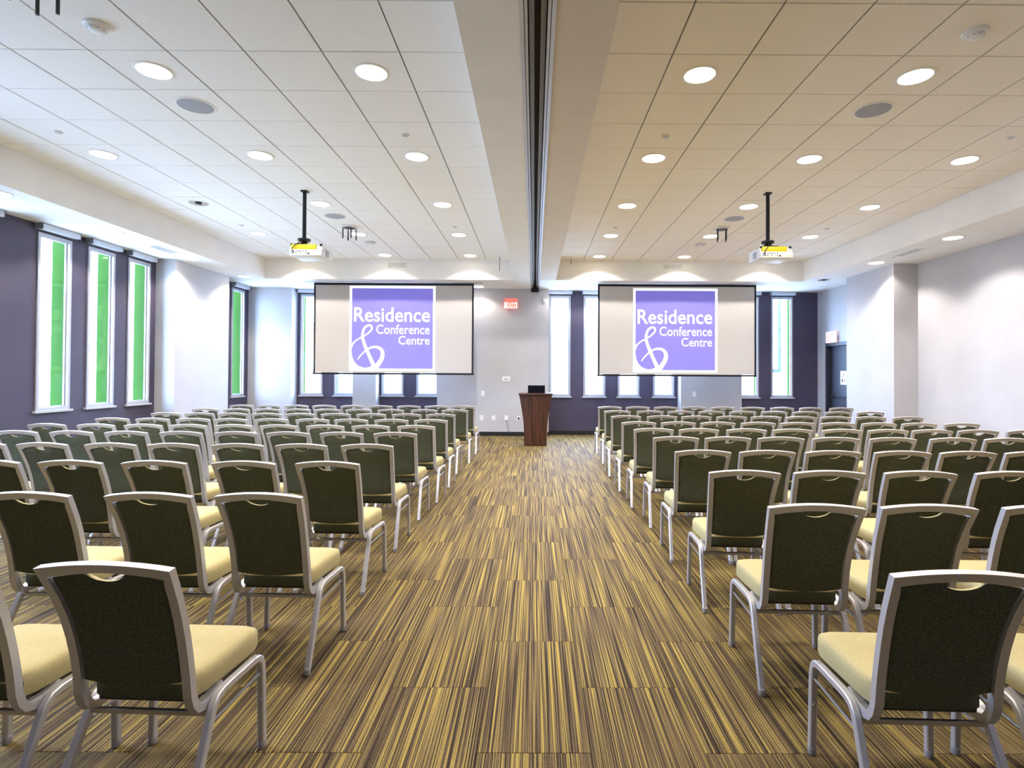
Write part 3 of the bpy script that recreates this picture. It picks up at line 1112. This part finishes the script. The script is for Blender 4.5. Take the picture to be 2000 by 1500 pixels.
b.rings([[(-0.36, -0.02, 1.072), (-0.24, -0.065, 1.072), (0.24, -0.065, 1.072), (0.36, -0.02, 1.072), (0.36, 0.38, 1.072), (-0.36, 0.38, 1.072)],
         [(-0.362, -0.024, 1.090), (-0.24, -0.07, 1.090), (0.24, -0.07, 1.090), (0.362, -0.024, 1.090), (0.362, 0.382, 1.090), (-0.362, 0.382, 1.090)],
         [(-0.355, -0.015, 1.108), (-0.238, -0.06, 1.108), (0.238, -0.06, 1.108), (0.355, -0.015, 1.108), (0.355, 0.378, 1.108), (-0.355, 0.378, 1.108)]])
part('lectern_top', b, M['wood'], t)
t = thing('laptop', 'open black laptop standing on the lectern, lid towards the chairs', 'laptop', (0.05, 11.72, 1.108))
b = MB()
b.cbox((-0.18, 0.06, 0.0), (0.18, 0.30, 0.018), 0.005)
part('laptop_base', b, M['laptop'], t)
b = MB()
b.rings([[(x, y, z) for x, y, z in ((-0.18, 0.055 - k * 0.028, 0.018 + k * 0.145), (0.18, 0.055 - k * 0.028, 0.018 + k * 0.145), (0.18, 0.065 - k * 0.028, 0.02 + k * 0.145), (-0.18, 0.065 - k * 0.028, 0.02 + k * 0.145))] for k in (0, 1)])
part('laptop_lid', b, M['laptop'], t)


# ------------------------------------------------------------------ wall plates
def plate(name, label, cat, x, z, w, h_, kind, y=YP):
    t = thing(name, label, cat, (x, y, z))
    b = MB()
    b.cbox((-w / 2, -0.008, -h_ / 2), (w / 2, 0, h_ / 2), 0.002)
    part('cover_plate', b, M['white_plastic'], t)
    b = MB()
    if kind == 'outlet':
        for dz in (-0.024, 0.024):
            b.box((-0.012, -0.0095, dz - 0.009), (-0.008, -0.0078, dz + 0.009))
            b.box((0.008, -0.0095, dz - 0.009), (0.012, -0.0078, dz + 0.009))
        part('socket', b, M['grey_plastic'], t)
    elif kind == 'dark':
        b.box((-0.018, -0.010, -0.032), (0.018, -0.0075, 0.032))
        part('socket', b, M['black'], t)
    elif kind == 'switch':
        b.cbox((-0.018, -0.014, -0.034), (0.018, -0.007, 0.034), 0.002)
        part('rocker', b, M['trim_ring'], t)
    else:
        for dx in (-0.026, 0.026):
            b.cbox((dx - 0.017, -0.013, -0.024), (dx + 0.017, -0.007, 0.016), 0.003)
        part('button', b, M['grey_plastic'], t)
    return t


plate('control_panel', 'white two-button control panel at head height on the exit wall', 'control panel', -0.682, 1.385, 0.19, 0.12, 'panel')
plate('light_switch', 'white light switch above the wall outlets beside the left chairs', 'switch', -1.25, 1.035, 0.085, 0.125, 'switch')
plate('wall_outlet', 'white wall outlet, leftmost of four above the baseboard', 'outlet', -1.277, 0.438, 0.085, 0.125, 'outlet')
plate('wall_outlet', 'white wall outlet, second from left of four above the baseboard', 'outlet', -0.984, 0.433, 0.085, 0.125, 'outlet')
plate('wall_outlet', 'white wall outlet with a cord plugged into it', 'outlet', -0.672, 0.435, 0.085, 0.125, 'outlet')
plate('wall_outlet', 'white wall plate with a black socket beside the lectern', 'outlet', -0.372, 0.424, 0.075, 0.12, 'dark')
plate('wall_outlet', 'white wall plate on the grey pier below the right screen', 'outlet', 3.913, 1.038, 0.085, 0.125, 'switch')
t = thing('wall_sensor', 'small white sensor high on the exit wall under the track end', 'sensor', (0.244, YP, 3.29))
b = MB()
b.cbox((-0.035, -0.03, -0.05), (0.035, 0, 0.05), 0.006)
part('sensor_body', b, M['white_plastic'], t)
b = MB()
b.cbox((-0.022, -0.036, -0.03), (0.022, -0.028, 0.01), 0.004)
part('sensor_window', b, M['grey_plastic'], t)
t = thing('power_cord', 'thin dark cord running from the wall outlet to the lectern', 'cord', (-0.672, YP, 0.41))
b = MB()
b.cbox((-0.016, -0.035, -0.022), (0.016, -0.0095, 0.012), 0.004)
part('plug', b, M['white_plastic'], t)
b = MB()
b.tube([(0, -0.022, -0.02), (0.02, -0.03, -0.10), (0.05, -0.035, -0.22), (0.075, -0.04, -0.33), (0.13, -0.06, -0.395), (0.25, -0.15, -0.404), (0.37, -0.6, -0.404), (0.50, -1.2, -0.404), (0.58, -1.6, -0.404)], 0.005, 6)
part('cable', b, M['black'], t, True)


# ------------------------------------------------------------------ banquet chairs
def hw(z):
    T_ = [(0.30, 0.205), (0.42, 0.204), (0.50, 0.203), (0.60, 0.203), (0.70, 0.206), (0.80, 0.212), (0.895, 0.220), (1.0, 0.230)]
    for (a, p), (c, q) in zip(T_, T_[1:]):
        if z <= c:
            return p + (q - p) * (z - a) / (c - a)
    return T_[-1][1]


def yb(z):
    T_ = [(0.36, 0.142), (0.42, 0.138), (0.50, 0.130), (0.60, 0.113), (0.70, 0.086), (0.80, 0.048), (0.895, 0.0), (1.0, -0.058)]
    for (a, p), (c, q) in zip(T_, T_[1:]):
        if z <= c:
            return p + (q - p) * (z - a) / (c - a)
    return T_[-1][1]


def chair_meshes():
    R = {}
    # back frame: J-shaped post, arched top rail, J-shaped post
    PW, PD = 0.030, 0.014
    st = []
    jp = [(0.298, 0.384), (0.265, 0.371), (0.230, 0.361), (0.197, 0.359), (0.168, 0.368), (0.149, 0.392)]   # (y, z) of the J
    path = jp + [(yb(z), z) for z in (0.43, 0.50, 0.57, 0.64, 0.71, 0.78, 0.84)]
    side = []
    for i, (y, z) in enumerate(path):
        a, c = path[max(i - 1, 0)], path[min(i + 1, len(path) - 1)]
        d = Vector((c[0] - a[0], c[1] - a[1])).normalized()
        nrm = Vector((-d.y, d.x))         # towards the rear for an upward path
        w = hw(z)
        side.append([(w, y + nrm.x * PD, z + nrm.y * PD), (w, y - nrm.x * PD, z - nrm.y * PD), (w - PW, y - nrm.x * PD, z - nrm.y * PD), (w - PW, y + nrm.x * PD, z + nrm.y * PD)])
    w = hw(0.895)
    lean = 0.36
    def rail(x, zo, zi):
        return [(x, yb(zo) - PD, zo), (x, yb(zo) + PD, zo + 0.004), (x * 0.87, yb(zi) + PD, zi + 0.004), (x * 0.87, yb(zi) - PD, zi)]
    top_st = [rail(w, 0.895, 0.862)]
    for k in range(1, 9):
        u = 1 - 2 * k / 9
        zo = 0.895 + 0.020 * (1 - u * u)
        zi = 0.862 + 0.022 * (1 - u * u)
        x = w * u
        xi = w * 0.87 * u
        top_st.append([(x, yb(zo) - PD, zo), (x, yb(zo) + PD, zo + 0.004), (xi, yb(zi) + PD, zi + 0.004), (xi, yb(zi) - PD, zi)])
    l = rail(-w, 0.895, 0.862)
    top_st.append(l)
    left = [[(-x, y, z) for x, y, z in s] for s in reversed(side)]
    b = MB()
    b.rings(side + top_st + left)
    R['back_frame'] = b.mesh('back_frame', M['chair_metal'])
    # upholstered back
    nu, nv = 37, 14
    front, back = [], []
    def top_z(x):
        W = hw(0.86) - 0.032
        u = x / W
        z = 0.858 + 0.022 * (1 - u * u)
        a = abs(x) / 0.062
        if a < 1:
            z -= 0.030 * math.sqrt(1 - a * a) ** 1.3
        return z
    for j in range(nv):
        v = j / (nv - 1)
        for i in range(nu):
            u = -1 + 2 * i / (nu - 1)
            zb = 0.476 - 0.014 * (1 - u * u)
            x = u * (hw(0.86) - 0.033)
            zt = top_z(x)
            vv = v ** 0.92
            z = zb + (zt - zb) * vv
            x = u * (hw(z) - 0.0315)
            ed = min(1.0, min((1 - abs(u)) / 0.10, v / 0.05, (1 - v) / 0.06))
            pf = math.sqrt(max(0.0, 1 - (1 - ed) ** 2))
            front.append((x, yb(z) + 0.004 + 0.026 * pf, z))
            back.append((x, yb(z) - 0.002 - 0.011 * pf - 0.006 * (1 - u * u), z))
    b = MB()
    fs = [(j * nu + i, j * nu + i + 1, (j + 1) * nu + i + 1, (j + 1) * nu + i) for j in range(nv - 1) for i in range(nu - 1)]
    n_ = nu * nv
    rim = [i for i in range(nu)] + [j * nu + nu - 1 for j in range(1, nv)] + [(nv - 1) * nu + i for i in range(nu - 2, -1, -1)] + [j * nu for j in range(nv - 2, 0, -1)]
    b.v = back + front
    b.f = [tuple(q) for q in fs] + [tuple(i + n_ for i in reversed(q)) for q in fs]
    b.mi = [0] * len(fs) + [1] * len(fs)
    for k in range(len(rim)):
        a, c = rim[k], rim[(k + 1) % len(rim)]
        b.f.append((a, c, c + n_, a + n_))
        b.mi.append(1)
    R['backrest'] = b.mesh('backrest', [M['back_fabric'], M['seat_fabric']], True)
    # seat cushion
    def outline(ins, z, n=40):
        pts = []
        for k in range(n):
            th = 2 * PI * k / n
            cx_, sy = math.cos(th), math.sin(th)
            p = 9.0
            rr = (abs(cx_) ** p + abs(sy) ** p) ** (-1 / p)
            u, v = cx_ * rr, sy * rr
            hwid = 0.186 + 0.032 * (v + 1) / 2
            x = u * (hwid - ins)
            y = 0.358 + v * (0.190 - ins)
            pts.append((x, y, z + 0.010 * (v + 1) / 2))
        return pts
    b = MB()
    b.rings([outline(0.02, 0.390), outline(0.004, 0.392), outline(0.0, 0.400), outline(0.0, 0.438), outline(0.0, 0.446), outline(0.003, 0.460), outline(0.010, 0.470), outline(0.022, 0.4755), outline(0.05, 0.479), outline(0.11, 0.4825), outline(0.165, 0.4835)])
    for k, q in enumerate(b.f):           # shade on the cushion's rear edge, put in as the dark back fabric
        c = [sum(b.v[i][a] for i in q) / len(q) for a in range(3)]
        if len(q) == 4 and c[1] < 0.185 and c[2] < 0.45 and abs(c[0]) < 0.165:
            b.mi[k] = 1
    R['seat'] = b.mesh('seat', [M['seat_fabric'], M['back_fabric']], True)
    b = MB()
    b.cbox((-0.172, 0.19, 0.374), (0.172, 0.53, 0.3895), 0.003)
    R['seat_board'] = b.mesh('seat_board', M['board'])
    for s, nm in ((1, 'r'), (-1, 'l')):
        X_ = lambda y: s * (0.217 + 0.006 * (y - 0.24) / 0.28)
        b = MB()
        b.tube([(s * 0.228, 0.525, 0.016), (s * 0.225, 0.5245, 0.18), (s * 0.223, 0.524, 0.300), (s * 0.2225, 0.521, 0.335), (X_(0.51), 0.510, 0.361), (X_(0.49), 0.489, 0.375), (X_(0.46), 0.460, 0.378)], 0.0135, sq=True)
        b.tube([(s * 0.2255, 0.515, 0.20), (s * 0.2255, 0.507, 0.20)], 0.007, 8, up=(0, 0, 1))
        R['front_leg_' + nm] = b.mesh('leg', M['chair_metal'], True)
        b = MB()
        b.tube([(X_(0.31), 0.310, 0.378), (X_(0.27), 0.272, 0.376), (X_(0.24), 0.240, 0.368), (s * 0.218, 0.218, 0.350), (s * 0.219, 0.203, 0.325), (s * 0.226, 0.135, 0.19), (s * 0.233, 0.048, 0.016)], 0.0135, sq=True)
        R['rear_leg_' + nm] = b.mesh('leg', M['chair_metal'], True)
        b = MB()
        b.tube([(X_(0.46), 0.4599, 0.378), (X_(0.39), 0.390, 0.378), (X_(0.31), 0.3101, 0.378)], 0.0135, sq=True)
        R['rail_' + nm] = b.mesh('side_rail', M['chair_metal'], True)
        b = MB()
        b.tube([(s * 0.223, 0.522, 0.305), (s * 0.217, 0.186, 0.294)], 0.0055, 8)
        R['rod_' + nm] = b.mesh('side_stretcher', M['rod_metal'], True)
    b = MB()
    b.tube([(-0.212, 0.205, 0.330), (0.212, 0.205, 0.330)], 0.0085, sq=True, up=(0, 0, 1))
    R['cross_bar'] = b.mesh('rear_stretcher', M['rod_metal'], True)
    b = MB()
    b.lathe([(0.012, 0.0), (0.0165, 0.003), (0.0175, 0.016), (0.0175, 0.030), (0.015, 0.034)], 12)
    R['glide'] = b.mesh('glide', M['glide'], True)
    return R


CH = chair_meshes()


def chair(x, y, rz, label, group, glides):
    t = thing('banquet_chair', label, 'chair', (x, y, 0), group, rz)
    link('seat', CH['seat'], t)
    link('seat_board', CH['seat_board'], t)
    link('backrest', CH['backrest'], t)
    link('back_frame', CH['back_frame'], t)
    for k, fx, fy in (('front_leg_r', 0.228, 0.525), ('front_leg_l', -0.228, 0.525), ('rear_leg_r', 0.234, 0.045), ('rear_leg_l', -0.234, 0.045)):
        lg = link('leg', CH[k], t)
        if glides:
            link('glide', CH['glide'], lg, (fx, fy, 0))
    for k in ('rail_r', 'rail_l'):
        link('side_rail', CH[k], t)
    for k in ('rod_r', 'rod_l'):
        link('side_stretcher', CH[k], t)
    link('rear_stretcher', CH['cross_bar'], t)
    return t


ROWS_L = [(1.78, [-1.36, -1.95]), (2.81, [-1.38, -1.93, -2.54]), (3.82, [-1.41, -1.98, -2.59, -3.16, -3.72]), (4.76, [-1.42, -1.98, -2.52, -3.07, -3.60, -4.18, -4.71]),
          (5.72, [-1.42, -1.97, -2.52, -3.05, -3.61, -4.17, -4.73, -5.29]), (6.50, [-1.37, -1.90, -2.43, -2.97, -3.49, -4.02, -4.54, -5.09, -5.66]),
          (7.36, [-1.36, -1.88, -2.41, -2.92, -3.46, -3.99, -4.49, -5.02, -5.55]), (8.37, [-1.40, -1.91, -2.44, -2.97, -3.50, -4.01, -4.51, -5.01, -5.51]),
          (9.39, [-1.33, -1.85, -2.41, -2.95, -3.47, -3.98, -4.49, -5.00, -5.52]), (10.48, [-1.33, -1.83, -2.35, -2.88, -3.41, -3.94, -4.46, -4.98, -5.49])]
ROWS_R = [(1.73, [1.34, 1.92]), (2.62, [1.33, 1.86, 2.44]), (3.54, [1.34, 1.88, 2.46, 3.04]), (4.48, [1.36, 1.88, 2.41, 2.97, 3.50, 4.03]),
          (5.45, [1.39, 1.90, 2.42, 2.96, 3.52, 4.11, 4.65]), (6.28, [1.35, 1.86, 2.40, 2.92, 3.48, 4.00, 4.50, 5.02, 5.58]),
          (7.17, [1.35, 1.86, 2.37, 2.89, 3.40, 3.92, 4.45, 4.97, 5.52]), (8.22, [1.36, 1.89, 2.40, 2.92, 3.43, 3.95, 4.46, 4.98, 5.53]),
          (9.35, [1.40, 1.95, 2.47, 2.99, 3.51, 4.04, 4.58, 5.12, 5.66]), (10.51, [1.43, 1.96, 2.49, 3.02, 3.57, 4.13, 4.69, 5.24, 5.81])]
rnd = random.Random(3)
for nm, ROWS in (('left', ROWS_L), ('right', ROWS_R)):
    for j, (y, xs) in enumerate(ROWS):
        for i, x in enumerate(xs):
            if j < 5:
                rw = '%s row from the viewer' % ordinal(j) 
            else:
                rw = '%s row from the screens' % ordinal(9 - j)
            seat = 'aisle seat' if i == 0 else '%s seat from the aisle' % ordinal(i)
            lab = 'olive banquet chair, %s block, %s, %s' % (nm, rw, seat)
            base = -0.04 if j < 6 else -0.02
            chair(x * 0.988, y * 0.988, base + rnd.uniform(-0.016, 0.016), lab, 'banquet chairs in the %s block' % nm, j < 4)
